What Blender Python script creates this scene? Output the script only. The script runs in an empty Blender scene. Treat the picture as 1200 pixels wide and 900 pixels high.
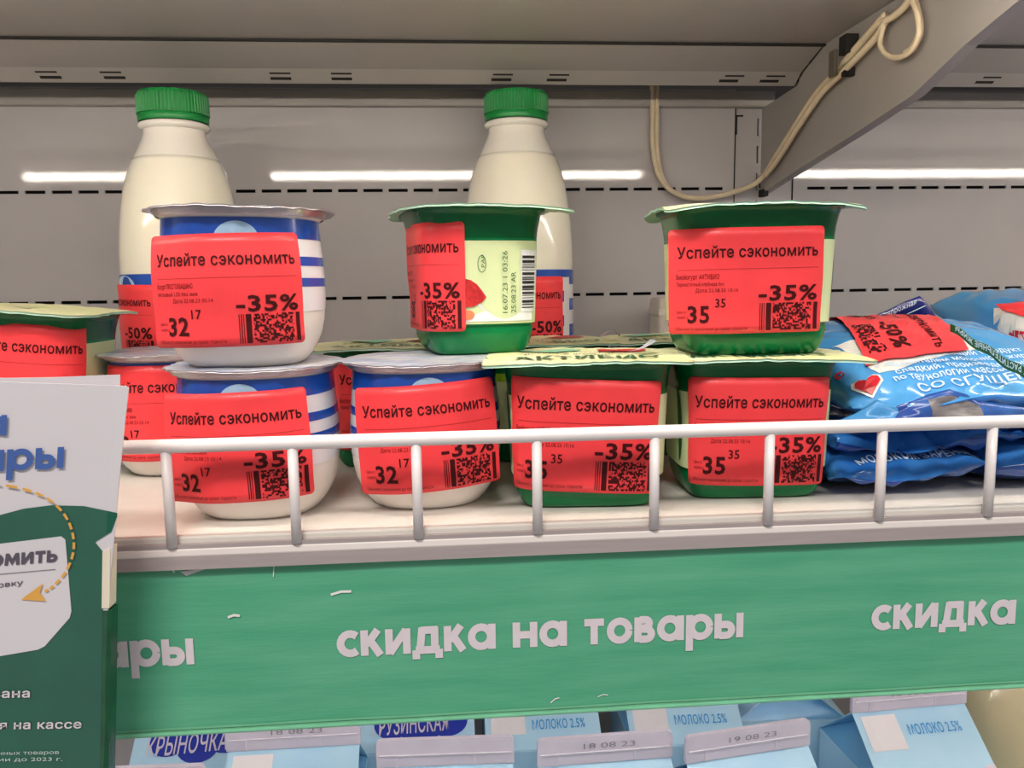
import bpy, bmesh, math, random, mathutils.geometry
from mathutils import Vector, Matrix
from math import sin, cos, pi, radians as R
random.seed(7)
sc = bpy.context.scene
col = sc.collection

# ------------------------------------------------------------------ camera, world, lights, exposure
F = 950.0; CAM = Vector((0, 0, .095))
cam = bpy.data.objects.new('camera', bpy.data.cameras.new('camera')); col.objects.link(cam)
RM = Matrix.Rotation(R(-4.56), 3, 'Z') @ Matrix.Rotation(R(90-7.2), 3, 'X') @ Matrix.Rotation(R(-.82), 3, 'Z')
cam.matrix_world = Matrix.Translation(CAM) @ RM.to_4x4()
cam.data.sensor_width = 36; cam.data.lens = F/1200*36; cam.data.clip_start = .01
sc.camera = cam
sc.view_settings.view_transform = 'Standard'; sc.view_settings.look = 'None'
sc.view_settings.gamma = 1; sc.view_settings.use_curve_mapping = False
sc.view_settings.exposure = 0.0
w = bpy.data.worlds.new('world'); sc.world = w; w.use_nodes = True
w.node_tree.nodes['Background'].inputs[0].default_value = (1, .97, .95, 1)
w.node_tree.nodes['Background'].inputs[1].default_value = .30
def area(name, loc, rot, sx, sy, power, colr=(1, .95, .88)):
    l = bpy.data.lights.new(name, 'AREA'); l.shape = 'RECTANGLE'; l.size = sx; l.size_y = sy; l.energy = power; l.color = colr
    o = bpy.data.objects.new(name, l); o.location = loc; o.rotation_euler = rot; col.objects.link(o); return o
# rows of store ceiling lamps over the aisle behind the photographer
area('ceiling_lamp', (-.5, -1.3, 1.9), (R(38), 0, R(-12)), 1.2, .25, 46)
area('ceiling_lamp', (1.3, -1.8, 1.9), (R(42), 0, R(25)), 1.2, .25, 12)
LAMP = 62.0       # strength of the tubes under the upper shelf

def ray(x, y): return RM @ Vector(((x-600)/F, (450-y)/F, -1))
def atY(x, y, Y): d = ray(x, y); return CAM + d*((Y-CAM.y)/d.y)
def atZ(x, y, Z): d = ray(x, y); return CAM + d*((Z-CAM.z)/d.z)
def atX(x, y, X): d = ray(x, y); return CAM + d*((X-CAM.x)/d.x)

# ------------------------------------------------------------------ materials
def srgb(r, g, b):
    f = lambda c: (c/255/12.92 if c/255 <= .04045 else ((c/255+.055)/1.055)**2.4)
    return (f(r), f(g), f(b), 1)
def mat(name, rgb, rough=.5, metal=0, spec=.5, coat=0, bump=0, bscale=400, var=0, vscale=60, sss=0, trans=0, alpha=1, rgb2=None, stretch=None, rvar=0):
    m = bpy.data.materials.new(name); m.use_nodes = True; nt = m.node_tree; b = nt.nodes['Principled BSDF']
    c = srgb(*rgb); b.inputs['Base Color'].default_value = c; b.inputs['Roughness'].default_value = rough
    b.inputs['Metallic'].default_value = metal; b.inputs['Specular IOR Level'].default_value = spec
    b.inputs['Coat Weight'].default_value = coat; b.inputs['Coat Roughness'].default_value = .08
    b.inputs['Transmission Weight'].default_value = trans; b.inputs['Alpha'].default_value = alpha
    if sss:
        b.inputs['Subsurface Weight'].default_value = sss; b.inputs['Subsurface Radius'].default_value = (.01, .008, .005); b.inputs['Subsurface Scale'].default_value = 1
    tc = nt.nodes.new('ShaderNodeTexCoord'); src = tc.outputs['Object']
    if stretch:
        mp = nt.nodes.new('ShaderNodeMapping'); mp.inputs['Scale'].default_value = stretch; nt.links.new(src, mp.inputs[0]); src = mp.outputs[0]
    if var or rgb2:
        n = nt.nodes.new('ShaderNodeTexNoise'); n.inputs['Scale'].default_value = vscale; n.inputs['Detail'].default_value = 5; nt.links.new(src, n.inputs['Vector'])
        rp = nt.nodes.new('ShaderNodeValToRGB'); rp.color_ramp.elements[0].position = .35; rp.color_ramp.elements[1].position = .68
        c2 = srgb(*rgb2) if rgb2 else tuple(min(1, v*(1+var)) for v in c[:3])+(1,)
        c1 = c if rgb2 else tuple(v*(1-var) for v in c[:3])+(1,)
        rp.color_ramp.elements[0].color = c1; rp.color_ramp.elements[1].color = c2
        nt.links.new(n.outputs[0], rp.inputs[0]); nt.links.new(rp.outputs[0], b.inputs['Base Color'])
    if bump:
        n = nt.nodes.new('ShaderNodeTexNoise'); n.inputs['Scale'].default_value = bscale; n.inputs['Detail'].default_value = 3; nt.links.new(src, n.inputs['Vector'])
        bp = nt.nodes.new('ShaderNodeBump'); bp.inputs['Strength'].default_value = bump; bp.inputs['Distance'].default_value = .001
        nt.links.new(n.outputs[0], bp.inputs['Height']); nt.links.new(bp.outputs[0], b.inputs['Normal'])
    return m
def emis(name, rgb, s):
    m = bpy.data.materials.new(name); m.use_nodes = True; b = m.node_tree.nodes['Principled BSDF']
    b.inputs['Emission Color'].default_value = srgb(*rgb); b.inputs['Emission Strength'].default_value = s; return m
M = dict(
    panel=mat('powder_coated_steel', (184, 179, 180), .025, spec=.5, bump=.010, bscale=1700, var=.02, vscale=30),
    beam=mat('grey_coated_steel', (152, 146, 142), .45, bump=.06, bscale=900, var=.03, vscale=20),
    shelfw=mat('white_shelf_steel', (220, 214, 206), .38, bump=.06, bscale=500, var=.035, vscale=40),
    wire=mat('white_wire_coating', (240, 232, 232), .3, bump=.05, bscale=300),
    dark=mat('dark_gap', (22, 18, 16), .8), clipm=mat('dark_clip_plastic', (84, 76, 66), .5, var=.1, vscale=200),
    cable=mat('cream_cable_sleeve', (216, 198, 168), .5, var=.07, vscale=150),
    rail=mat('clear_rail_plastic', (172, 160, 160), .3, var=.05, vscale=40, stretch=(1, 6, 14)),
    railw=mat('rail_bead_plastic', (242, 232, 228), .3, var=.02),
    strip=mat('green_strip_paper', (78, 168, 130), .34, coat=.2, rgb2=(98, 180, 144), vscale=14, bump=.12, bscale=90, stretch=(1, 1, 9)),
    stripl=mat('pale_green_edge', (116, 186, 150), .3, var=.08, vscale=60),
    white=mat('white_print', (240, 234, 236), .45, var=.02), stript=mat('strip_white_print', (226, 214, 222), .4, var=.03, vscale=200),
    sheet=mat('white_poster_paper', (222, 216, 222), .3, coat=.3, var=.015, vscale=20, bump=.2, bscale=25),
    posterg=mat('deep_green_print', (14, 92, 72), .3, coat=.3, var=.08, vscale=50),
    posterd=mat('dark_green_edge', (12, 78, 48), .4, var=.2, vscale=120),
    blue=mat('blue_print', (58, 96, 170), .4, var=.04), orange=mat('orange_print', (228, 168, 70), .45, var=.05),
    qtxt=mat('grey_violet_print', (84, 76, 92), .5), ptxt=mat('pale_print', (196, 214, 206), .5),
    fig=mat('cream_paper', (238, 226, 205), .6, var=.03), clear=mat('clear_plastic', (225, 220, 225), .08, spec=.6, alpha=.03),
    red=mat('fluorescent_red_paper', (248, 66, 72), .42, spec=.4, coat=.12, var=.04, vscale=90, bump=.15, bscale=60),
    ink=mat('black_thermal_ink', (66, 12, 14), .55, spec=.2), inks=mat('faded_thermal_ink', (128, 26, 28), .6, spec=.2),
    cupw=mat('white_cup_plastic', (244, 236, 228), .28, sss=.15, var=.015), cupg=mat('green_cup_plastic', (0, 116, 62), .25, spec=.35, var=.07, vscale=60),
    cupd=mat('dark_green_collar_plastic', (0, 92, 48), .25, spec=.3, var=.08, vscale=60),
    foil=mat('silver_foil', (186, 180, 186), .34, metal=.7, bump=.35, bscale=220, var=.12, vscale=120),
    foilt=mat('printed_foil_top', (214, 212, 208), .4, metal=.15, rgb2=(150, 165, 200), vscale=60, stretch=(1, 3, 1), bump=.4, bscale=120),
    mint=mat('mint_foil_edge', (166, 206, 184), .4, metal=.15, var=.06, bump=.2, bscale=200),
    limef=mat('lime_foil_top', (222, 224, 160), .42, rgb2=(238, 234, 196), vscale=60, bump=.3, bscale=140),
    limep=mat('bright_lime_print', (150, 200, 40), .35, var=.05),
    sleeve=mat('pale_green_label', (214, 226, 176), .4, var=.03, vscale=50), stripe=mat('royal_blue_stripe', (28, 78, 176), .26, coat=.4, var=.05, vscale=100),
    lbw=mat('white_label_film', (236, 234, 238), .26, coat=.3, var=.02), sky=mat('pale_blue_emblem', (168, 200, 230), .3, var=.1, vscale=200),
    milk=mat('milk_bottle_plastic', (248, 241, 224), .10, coat=.5, sss=.25, var=.012, vscale=30),
    milkt=mat('milk_bottle_shoulder', (242, 236, 226), .10, coat=.5, sss=.2, var=.015, vscale=40),
    cap=mat('green_cap_plastic', (20, 134, 62), .35, var=.05, vscale=80), dgreen=mat('dark_green_print', (20, 84, 46), .4),
    berry=mat('strawberry_print', (214, 52, 52), .4, rgb2=(170, 24, 34), vscale=400), peach=mat('peach_print', (232, 132, 96), .4), black=mat('black_print', (28, 26, 28), .5),
    pack=mat('sky_blue_film', (64, 146, 214), .2, coat=.5, rgb2=(92, 170, 226), vscale=14, bump=.5, bscale=28),
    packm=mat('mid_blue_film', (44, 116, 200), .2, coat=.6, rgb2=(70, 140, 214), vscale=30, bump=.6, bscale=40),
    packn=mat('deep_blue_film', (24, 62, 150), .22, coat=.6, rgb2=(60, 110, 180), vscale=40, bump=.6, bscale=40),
    greyp=mat('grey_seal_print', (150, 142, 140), .35, coat=.3, rgb2=(90, 88, 96), vscale=90, stretch=(1, 1, 5)),
    packd=mat('navy_film', (20, 28, 128), .22, coat=.6, var=.2, vscale=60, bump=.4, bscale=50),
    packt=mat('pale_blue_print', (206, 228, 246), .3), packw=mat('packet_white_print', (236, 234, 226), .25, coat=.4), packr=mat('packet_red_print', (214, 26, 44), .3, coat=.3),
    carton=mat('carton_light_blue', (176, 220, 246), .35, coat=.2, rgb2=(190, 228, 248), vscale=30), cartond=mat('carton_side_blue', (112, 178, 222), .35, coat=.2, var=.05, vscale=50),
    fin=mat('carton_lilac_board', (218, 210, 224), .4, var=.04, vscale=50), finl=mat('carton_board_crease', (226, 220, 230), .4),
    cloud=mat('carton_royal_blue', (14, 44, 168), .35), ctxt=mat('carton_blue_lettering', (62, 160, 222), .4), date=mat('faint_stamp_ink', (150, 142, 150), .5),
    tub=mat('beige_plastic', (206, 196, 186), .35, sss=.1, var=.02), cream=mat('cream_jug_plastic', (214, 200, 160), .18, coat=.5, sss=.2, var=.03, vscale=30),
    floorm=mat('case_floor_grey', (150, 146, 142), .5, var=.05),
)

# ------------------------------------------------------------------ mesh helpers
def link(name, verts, faces, mats, parent=None, smooth=False, mi=None):
    me = bpy.data.meshes.new(name); me.from_pydata([tuple(v) for v in verts], [], faces); me.update()
    if not isinstance(mats, (list, tuple)): mats = [mats]
    for m in mats: me.materials.append(M[m])
    if mi: me.polygons.foreach_set('material_index', mi)
    if smooth: me.polygons.foreach_set('use_smooth', [True]*len(me.polygons))
    o = bpy.data.objects.new(name, me); col.objects.link(o)
    if parent: o.parent = parent
    return o
class G:
    def __init__(s): s.v = []; s.f = []
    def add(s, v, f): n = len(s.v); s.v += [Vector(p) for p in v]; s.f += [tuple(i+n for i in q) for q in f]; return s
    def box(s, x0, x1, y0, y1, z0, z1, m=None):
        v = [Vector(p) for p in ((x0,y0,z0),(x1,y0,z0),(x1,y1,z0),(x0,y1,z0),(x0,y0,z1),(x1,y0,z1),(x1,y1,z1),(x0,y1,z1))]
        if m: v = [m @ p for p in v]
        return s.add(v, [(3,2,1,0),(4,5,6,7),(0,1,5,4),(1,2,6,5),(2,3,7,6),(3,0,4,7)])
    def tube(s, pts, r, n=10, flat=1):
        pts = [Vector(p) for p in pts]; base = len(s.v); up = Vector((0, 0, 1))
        for i, p in enumerate(pts):
            t = (pts[min(i+1, len(pts)-1)]-pts[max(i-1, 0)]).normalized()
            if abs(t.dot(up)) > .95: up = Vector((0, 1, 0)) if abs(t.y) < .9 else Vector((1, 0, 0))
            a = t.cross(up).normalized(); b = a.cross(t).normalized(); up = b
            s.v += [p+a*cos(2*pi*k/n)*r+b*sin(2*pi*k/n)*r*flat for k in range(n)]
        for i in range(len(pts)-1):
            for k in range(n): s.f.append((base+i*n+k, base+i*n+(k+1) % n, base+(i+1)*n+(k+1) % n, base+(i+1)*n+k))
        s.f.append(tuple(base+k for k in reversed(range(n)))); s.f.append(tuple(base+(len(pts)-1)*n+k for k in range(n)))
        return s
    def build(s, name, m, parent=None, smooth=False, bevel=0):
        o = link(name, s.v, s.f, m, parent, smooth)
        if bevel:
            b = o.modifiers.new('bevel', 'BEVEL'); b.width = bevel; b.segments = 2; b.limit_method = 'ANGLE'
        return o
def smooth_path(pts, n=6):
    P = [Vector(p) for p in pts]; P = [2*P[0]-P[1]]+P+[2*P[-1]-P[-2]]; out = []
    for i in range(1, len(P)-2):
        for k in range(n):
            t = k/n; a, b, c, d = P[i-1:i+3]
            out.append(.5*((2*b)+(c-a)*t+(2*a-5*b+4*c-d)*t*t+(3*b-a-3*c+d)*t**3))
    return out+[P[-2]]
def thing(name, label, cat, loc=(0,0,0), rz=0, group=None, rot=None):
    o = bpy.data.objects.new(name, None); col.objects.link(o); o.location = loc; o.rotation_euler = rot or (0, 0, rz); o.empty_display_size = .01
    o['label'] = label; o['category'] = cat
    if group: o['group'] = group
    return o

# ---- flat lettering: every glyph run is a real flat mesh that can be laid on any surface
_tc = {}; _gc = {}
def font_mesh(body):
    cu = bpy.data.curves.new('t', 'FONT'); cu.body = body; cu.size = 1; cu.resolution_u = 2; cu.fill_mode = 'NONE'
    o = bpy.data.objects.new('t', cu); me = bpy.data.meshes.new_from_object(o); bpy.data.objects.remove(o); bpy.data.curves.remove(cu)
    return me
def bowl(r=.133): return [(.119, .175+r)]+[(.306+r*cos(R(90-22.5*k)), .175+r*sin(R(90-22.5*k))) for k in range(9)]+[(.119, .175-r)]
DRAWN = {'м': (.765, [[(.119,0),(.119,.542)], [(.646,0),(.646,.542)], [(.15,.52),(.3825,.03),(.615,.52)]]),
         'ь': (.57, [[(.119,0),(.119,.542)], bowl()]), 'ы': (.77, [[(.119,0),(.119,.542)], bowl(), [(.655,0),(.655,.542)]])}
cb = [(.138, .41)]+[(.36+.19*cos(R(90-22.5*k)), .22+.19*sin(R(90-22.5*k))) for k in range(9)]+[(.138, .041)]
DRAWN['Ы'] = (.88, [[(.138,0),(.138,.73)], cb, [(.75,0),(.75,.73)]]); DRAWN['Ь'] = (.66, [[(.138,0),(.138,.73)], cb])
def adv(c):
    if ('a', c) not in _gc:
        if c in DRAWN: _gc['a', c] = DRAWN[c][0]
        else:
            a = font_mesh(c+'|'); b = font_mesh('|')
            _gc['a', c] = max(v.co.x for v in a.vertices)-max(v.co.x for v in b.vertices); bpy.data.meshes.remove(a); bpy.data.meshes.remove(b)
    return _gc['a', c]
def txt(body, bold=0.0, width=None, height=None, cx=1.0, italic=0):
    """verts (u, v) starting at 0,0 baseline; scaled to width (total) or cap height"""
    V = []; Fc = []; x = 0
    for c in body:
        if c != ' ':
            gv, gf = glyph(c, bold); n = len(V); V += [(a+x, b) for a, b in gv]; Fc += [tuple(i+n for i in q) for q in gf]
        x += adv(c)+bold*1.6
    if not V: return [], []
    x0 = min(p[0] for p in V); x1 = max(p[0] for p in V)
    hs = (height/.73) if height else None
    ws = (width/(x1-x0)) if width else None
    sx = ws or hs*cx; sy = hs or ws
    return [((x-x0)*sx+italic*y*sy, y*sy) for x, y in V], Fc
def glyph(body, bold):
    key = (body, bold)
    if key not in _tc and body in DRAWN:
        f_ = Flat()
        for p in DRAWN[body][1]: f_.stroke(p, .088+2*bold)
        _tc[key] = (f_.v, f_.f)
    if key not in _tc:
        me = font_mesh(body)
        P = [Vector((v.co.x, v.co.y, 0)) for v in me.vertices]; nx = {}
        for e in me.edges: nx.setdefault(e.vertices[0], []).append(e.vertices[1]); nx.setdefault(e.vertices[1], []).append(e.vertices[0])
        seen = set(); loops = []
        for k in range(len(P)):
            if k in seen or k not in nx: continue
            lp = [k]; seen.add(k); cur = k
            while True:
                c_ = [q for q in nx[cur] if q not in seen]
                if not c_: break
                cur = min(c_, key=lambda q: abs(q-cur)); seen.add(cur); lp.append(cur)
            L = [P[q] for q in lp]; L = [p for i, p in enumerate(L) if (p-L[i-1]).length > .012]
            if len(L) > 2: loops.append(L)
        ar = lambda L: sum(L[i-1].x*L[i].y-L[i].x*L[i-1].y for i in range(len(L)))/2
        def inside(p, L):
            r_ = False
            for i in range(len(L)):
                a, b = L[i-1], L[i]
                if (a.y > p.y) != (b.y > p.y) and p.x < (b.x-a.x)*(p.y-a.y)/(b.y-a.y)+a.x: r_ = not r_
            return r_
        bb = {id(L): (min(p.x for p in L), max(p.x for p in L), min(p.y for p in L), max(p.y for p in L)) for L in loops}
        def sgn(L):
            a = bb[id(L)]; cx_, cy_ = (a[0]+a[1])/2, (a[2]+a[3])/2
            M_ = max([K for K in loops if bb[id(K)][0] <= cx_ <= bb[id(K)][1] and bb[id(K)][2] <= cy_ <= bb[id(K)][3]], key=lambda K: abs(ar(K)))
            return 1 if ar(M_) > 0 else -1
        so_ = {id(L): sgn(L) for L in loops}
        outs = [L for L in loops if ar(L)*so_[id(L)] > 0]; hol = [L for L in loops if ar(L)*so_[id(L)] < 0]
        def grow(L):
            if not bold: return L
            out = []; m = len(L); so = so_[id(L)]
            for i in range(m):
                a = (L[i]-L[i-1]).normalized(); b = (L[(i+1) % m]-L[i]).normalized(); t = a+b
                t = t.normalized() if t.length > 1e-4 else a
                out.append(L[i]+Vector((t.y, -t.x, 0))*so*bold/max(.55, t.dot(a)))
            return out
        V = []; Fc = []; own = {id(L): [] for L in outs}
        for H in hol:
            c_ = [L for L in outs if inside(H[0], L)]
            if c_: own[id(min(c_, key=lambda L: abs(ar(L))))].append(H)
        for L in outs:
            ls = [grow(L)]+[grow(H) for H in own[id(L)]]; n = len(V)
            V += [(p.x, p.y) for l_ in ls for p in l_]
            for tr in mathutils.geometry.tessellate_polygon(ls):
                a, b, c_ = [V[n+q] for q in tr]
                if (b[0]-a[0])*(c_[1]-a[1])-(c_[0]-a[0])*(b[1]-a[1]) < 0: tr = tr[::-1]
                Fc.append(tuple(n+q for q in tr))
        _tc[key] = (V, Fc)
        bpy.data.meshes.remove(me)
    return _tc[key]
class Flat:
    """collects flat 2-D pieces in (u, v)"""
    def __init__(s): s.v = []; s.f = []
    def text(s, body, u, v, rot=0, **k):
        V, Fc = txt(body, **k); n = len(s.v); c, d = cos(rot), sin(rot)
        s.v += [(u+x*c-y*d, v+x*d+y*c) for x, y in V]; s.f += [tuple(i+n for i in q) for q in Fc]; return s
    def rect(s, u0, v0, u1, v1, nu=1, nv=1):
        n = len(s.v)
        s.v += [(u0+(u1-u0)*i/nu, v0+(v1-v0)*j/nv) for j in range(nv+1) for i in range(nu+1)]
        s.f += [(n+j*(nu+1)+i, n+j*(nu+1)+i+1, n+(j+1)*(nu+1)+i+1, n+(j+1)*(nu+1)+i) for j in range(nv) for i in range(nu)]; return s
    def poly(s, pts):
        n = len(s.v); s.v += list(pts); s.f.append(tuple(range(n, n+len(pts)))); return s
    def stroke(s, pts, w):
        n = len(s.v); P = [Vector(p) for p in pts]; m = len(P)
        for i in range(m):
            a = (P[i]-P[i-1]).normalized() if i else (P[1]-P[0]).normalized()
            b = (P[i+1]-P[i]).normalized() if i < m-1 else a
            t = (a+b).normalized(); k = 1/max(.5, t.dot(a)); nn = Vector((-t.y, t.x))*w/2*k
            s.v += [tuple(P[i]+nn), tuple(P[i]-nn)]
        s.f += [(n+2*i, n+2*i+1, n+2*i+3, n+2*i+2) for i in range(m-1)]; return s
    def ellipse(s, u, v, a, b, n=24, rot=0):
        return s.poly([(u+a*cos(t)*cos(rot)-b*sin(t)*sin(rot), v+a*cos(t)*sin(rot)+b*sin(t)*cos(rot)) for t in [2*pi*k/n for k in range(n)]])
    def put(s, name, m, parent, fn):
        fs = [f for f in s.f]; V = [fn(p[0], p[1]) for p in s.v]
        for k, p in enumerate(s.v):
            if len(p) > 2: V[k].y -= p[2]      # overlapping strokes lie one over the other like layers of print
        return link(name, V, fs, m, parent)

# ---- stroke-drawn geometric bold alphabet (x-height 1)
def arc(cx, cy, r, a0, a1, n=14, ry=None): return [(cx+r*cos(R(a0+(a1-a0)*i/n)), cy+(ry or r)*sin(R(a0+(a1-a0)*i/n))) for i in range(n+1)]
GL = {
 'с': (.82, [arc(.5,.5,.38,48,312)]), 'к': (.86, [[(.13,0),(.13,1)], [(.22,.42),(.66,1)], [(.34,.62),(.74,0)]]),
 'и': (.98, [[(.13,0),(.13,1)], [(.82,0),(.82,1)], [(.15,.05),(.80,.95)]]), 'д': (1.12, [[(.08,.11),(1.04,.11)], [(.1,.12),(.1,-.24)], [(1.0,.12),(1.0,-.24)], [(.25,.1),(.36,1)], [(.84,.1),(.84,1)], [(.3,.89),(.95,.89)]]),
 'а': (1.08, [arc(.5,.5,.38,0,360,20), [(.93,0),(.93,1)]]), 'н': (.98, [[(.13,0),(.13,1)], [(.82,0),(.82,1)], [(.15,.5),(.8,.5)]]),
 'т': (.82, [[(0,.88),(.8,.88)], [(.4,0),(.4,.9)]]), 'о': (1.04, [arc(.52,.5,.38,0,360,20)]),
 'в': (.84, [[(.13,0),(.13,1)], [(.2,.89)]+arc(.44,.73,.15,90,-90,8,.16)+[(.2,.56)], [(.2,.53)]+arc(.48,.31,.2,90,-90,8,.2)+[(.2,.11)]]),
 'р': (1.08, [arc(.58,.5,.38,0,360,20), [(.13,-.45),(.13,1)]]),
 'ы': (1.2, [[(.13,0),(.13,1)], [(.2,.56)]+arc(.48,.335,.22,90,-90,8)+[(.2,.115)], [(1.04,0),(1.04,1)]]),
 'ь': (.86, [[(.13,0),(.13,1)], [(.2,.56)]+arc(.48,.335,.22,90,-90,8)+[(.2,.115)]]),
 'м': (1.2, [[(.12,0),(.2,1)], [(1.04,0),(.96,1)], [(.2,.95),(.58,.25),(.96,.95)]]),
 'э': (.84, [arc(.32,.5,.38,132,-132), [(.3,.5),(.66,.5)]]), ' ': (.5, []),
}
def stroke_text(fl, body, width, u, v, ww=.25, height=None):
    adv = sum(GL[c][0]+.1 for c in body)-.1; k = width/adv; ky = height or k; x = 0
    for c in body:
        wd, st = GL[c]
        for ip, p in enumerate(st):
            t = Flat().stroke(p, ww); n = len(fl.v)
            fl.v += [(u+(x+a)*k, v+b*ky, ip*2e-5) for a, b in t.v]; fl.f += [tuple(i+n for i in q) for q in t.f]
        x += wd+.1
    return fl

# ------------------------------------------------------------------ setting: slotted back wall, upright, trims, shelves
WY = .60
def wall():
    """steel back panels with real punched slots"""
    def panel(name, x0, x1, sx0, sx1, pitch, off):
        zs = [-.42]; rows = []
        for zc in (.1612-.0765*k for k in range(7, -1, -1)):
            zs += [zc-.0011, zc+.0011]; rows.append(len(zs)-2)
        zs += [.2199+.012]
        xs = [x0]; cut = set(); x = sx0
        while x < sx1:
            xs += [x, x+.0137]; cut.add(len(xs)-2); x += pitch
        xs.append(x1); g = G(); nx = len(xs)
        g.v = [Vector((a, WY, b)) for b in zs for a in xs]
        for j in range(len(zs)-1):
            for i in range(nx-1):
                if j in rows and i in cut: continue
                g.f.append((j*nx+i, j*nx+i+1, (j+1)*nx+i+1, (j+1)*nx+i))
        o = g.build(name, 'panel'); s = o.modifiers.new('thick', 'SOLIDIFY'); s.thickness = .0016; s.offset = -1
        o['kind'] = 'structure'; return o
    panel('wall_back', -.62, .2150, -.6115+.0006, .205, .01787, 0)
    panel('wall_back', .2605, .90, .2715, .89, .01787, 0)
    o = G().box(-.62, .90, WY+.012, WY+.02, -.42, .40).build('wall_slot_shade', 'dark'); o['kind'] = 'structure'  # dark sheet whose colour stands in for shade behind the slots
wall()
up = G()
# upright: flat post with one column of hook slots
zs = [-.42]; z = -.41
cuts = []
while z < .20: cuts.append((z, z+.0125)); z += .01965
xs = [.2158, .2322, .2334, .2597]; zz = [-.42]
for a, b in cuts: zz += [a, b]
zz.append(.2199)
up.v = [Vector((x, WY+.0005, z)) for z in zz for x in xs]
for j in range(len(zz)-1):
    for i in range(3):
        if i == 1 and j % 2 == 1: continue
        up.f.append((j*4+i, j*4+i+1, (j+1)*4+i+1, (j+1)*4+i))
o = up.build('trim_1', 'panel'); s = o.modifiers.new('thick', 'SOLIDIFY'); s.thickness = .002; s.offset = -1; o['kind'] = 'structure'
o['label'] = 'slotted steel upright between the two back panels'
G().box(.2151, .2157, WY-.0004, WY+.004, -.42, .2199).build('joint', 'dark', o)
G().box(.2598, .2604, WY-.0004, WY+.004, -.42, .2199).build('joint', 'dark', o)
G().box(.2155, .2166, WY-.0006, WY, .2, .2139).box(.2166, .2210, WY-.0006, WY, .2128, .2139).build('slot', 'dark', o)
for i, (x0, x1) in enumerate(((-.62, .2429), (.2605, .90))):
    o = G().box(x0, x1, WY-.006, WY-.0002, .2185, .2302).build('trim_%d' % (i+2), 'beam', bevel=.0012); o['kind'] = 'structure'
# case side walls out of sight close the space
for n, x in (('wall_left', -.63), ('wall_right', .90)):
    o = G().box(x, x+.01, .36, WY+.02, -.42, .40).build(n, 'beam'); o['kind'] = 'structure'

# display shelf
sh = thing('display_shelf', 'white steel display shelf carrying the yogurt cups, with clear price rail', 'shelf', (0, 0, 0))
G().box(-.62, .90, .358, .592, -.014, 0).build('deck_panel', 'shelfw', sh, bevel=.0006)
G().box(-.62, .90, .3085, .3578, -.012, .0003).build('front_panel', 'shelfw', sh, bevel=.0008)
G().box(-.62, .90, .3062, .3085, -.012, -.0022).build('groove', 'rail', sh)
G().box(-.62, .90, .3105, .3120, -.0800, -.0105).build('rail_back', 'rail', sh)
G().box(-.62, .90, .3072, .3118, -.0114, -.0072).build('rail_lip', 'rail', sh, bevel=.0006)
G().box(-.62, .90, .3060, .3110, -.0072, -.0034).build('bead', 'railw', sh, bevel=.0009)
G().box(-.62, .90, .3076, .3118, -.0800, -.0786).build('bottom_lip', 'stripl', sh, bevel=.0006)
for x in (.2, -.3, .7): G().box(x+.03, x+.034, .34, .592, -.05, -.014).build('support_rib', 'beam', sh)

# price strip in the rail
SY = .3100
st = thing('price_strip', 'long green paper strip with white words along the shelf front', 'sign', (0, SY, -.045))
gp = Flat().rect(-.62, -.0332, .90, .0335, 76, 4)
def stripf(u, v, e=0): return Vector((u, -.0004-e+.00035*sin(u*41+1)*cos(v*60)+.0002*sin(u*97), v))
o = gp.put('paper', 'strip', st, stripf); md = o.modifiers.new('t', 'SOLIDIFY'); md.thickness = .0003; md.offset = -1
Flat().rect(-.62, -.0332, .90, -.0322, 76, 1).put('lower_edge', 'stripl', st, lambda u, v: stripf(u, v, .0003))
fl = Flat()
zb = -.0513+.045
for u0 in (-.0459, .1736, -.2654, .3931): stroke_text(Flat(), 'скидка на товары', .1644, u0, zb, .30, height=.0106).put('lettering', 'stript', st, lambda u, v: stripf(u, v, .0004))
def sp(x, y):
    p = atY(x, y, SY); return (p.x, p.z+.045)
Flat().poly([sp(212,669), sp(219,674), sp(247,664)]).put('torn_edge', 'sheet', st, lambda u, v: stripf(u, v, .0006))
for a, b, c, d, t in ((388,696,412,692,3), (268,722,282,720,3), (205,670,200,664,2), (255,664,300,658,1.2), (645,822,655,816,1.5), (700,815,712,813,1.2), (322,660,321,675,1)):
    A = Vector(sp(a, b)); B = Vector(sp(c, d)); Flat().stroke([A, (A+B)/2+Vector((0,.0006)), B], t*.00033).put('scuff', 'white', st, lambda u, v: stripf(u, v, .0006))

# wire guard
wg = thing('wire_guard', 'white coated wire guard rail along the front edge of the shelf', 'rail', (0, .3064, 0))
g = G().tube([(-.62, 0, .0359), (.9, 0, .0359)], .0027, 16); g.build('top_bar', 'wire', wg, True)
x = -.1055
XS = [-.1055+.0464*k for k in range(-11, 21)]
post = None
for X in XS:
    if X < -.6 or X > .88: continue
    if not post:
        post = G().tube([(0, 0, -.003), (0, 0, .0340)], .0020, 12).build('post', 'wire', wg, True); post.location = (X, 0, 0)
    else:
        p = post.copy(); p.parent = wg; p.location = (X, 0, 0); col.objects.link(p)

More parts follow.
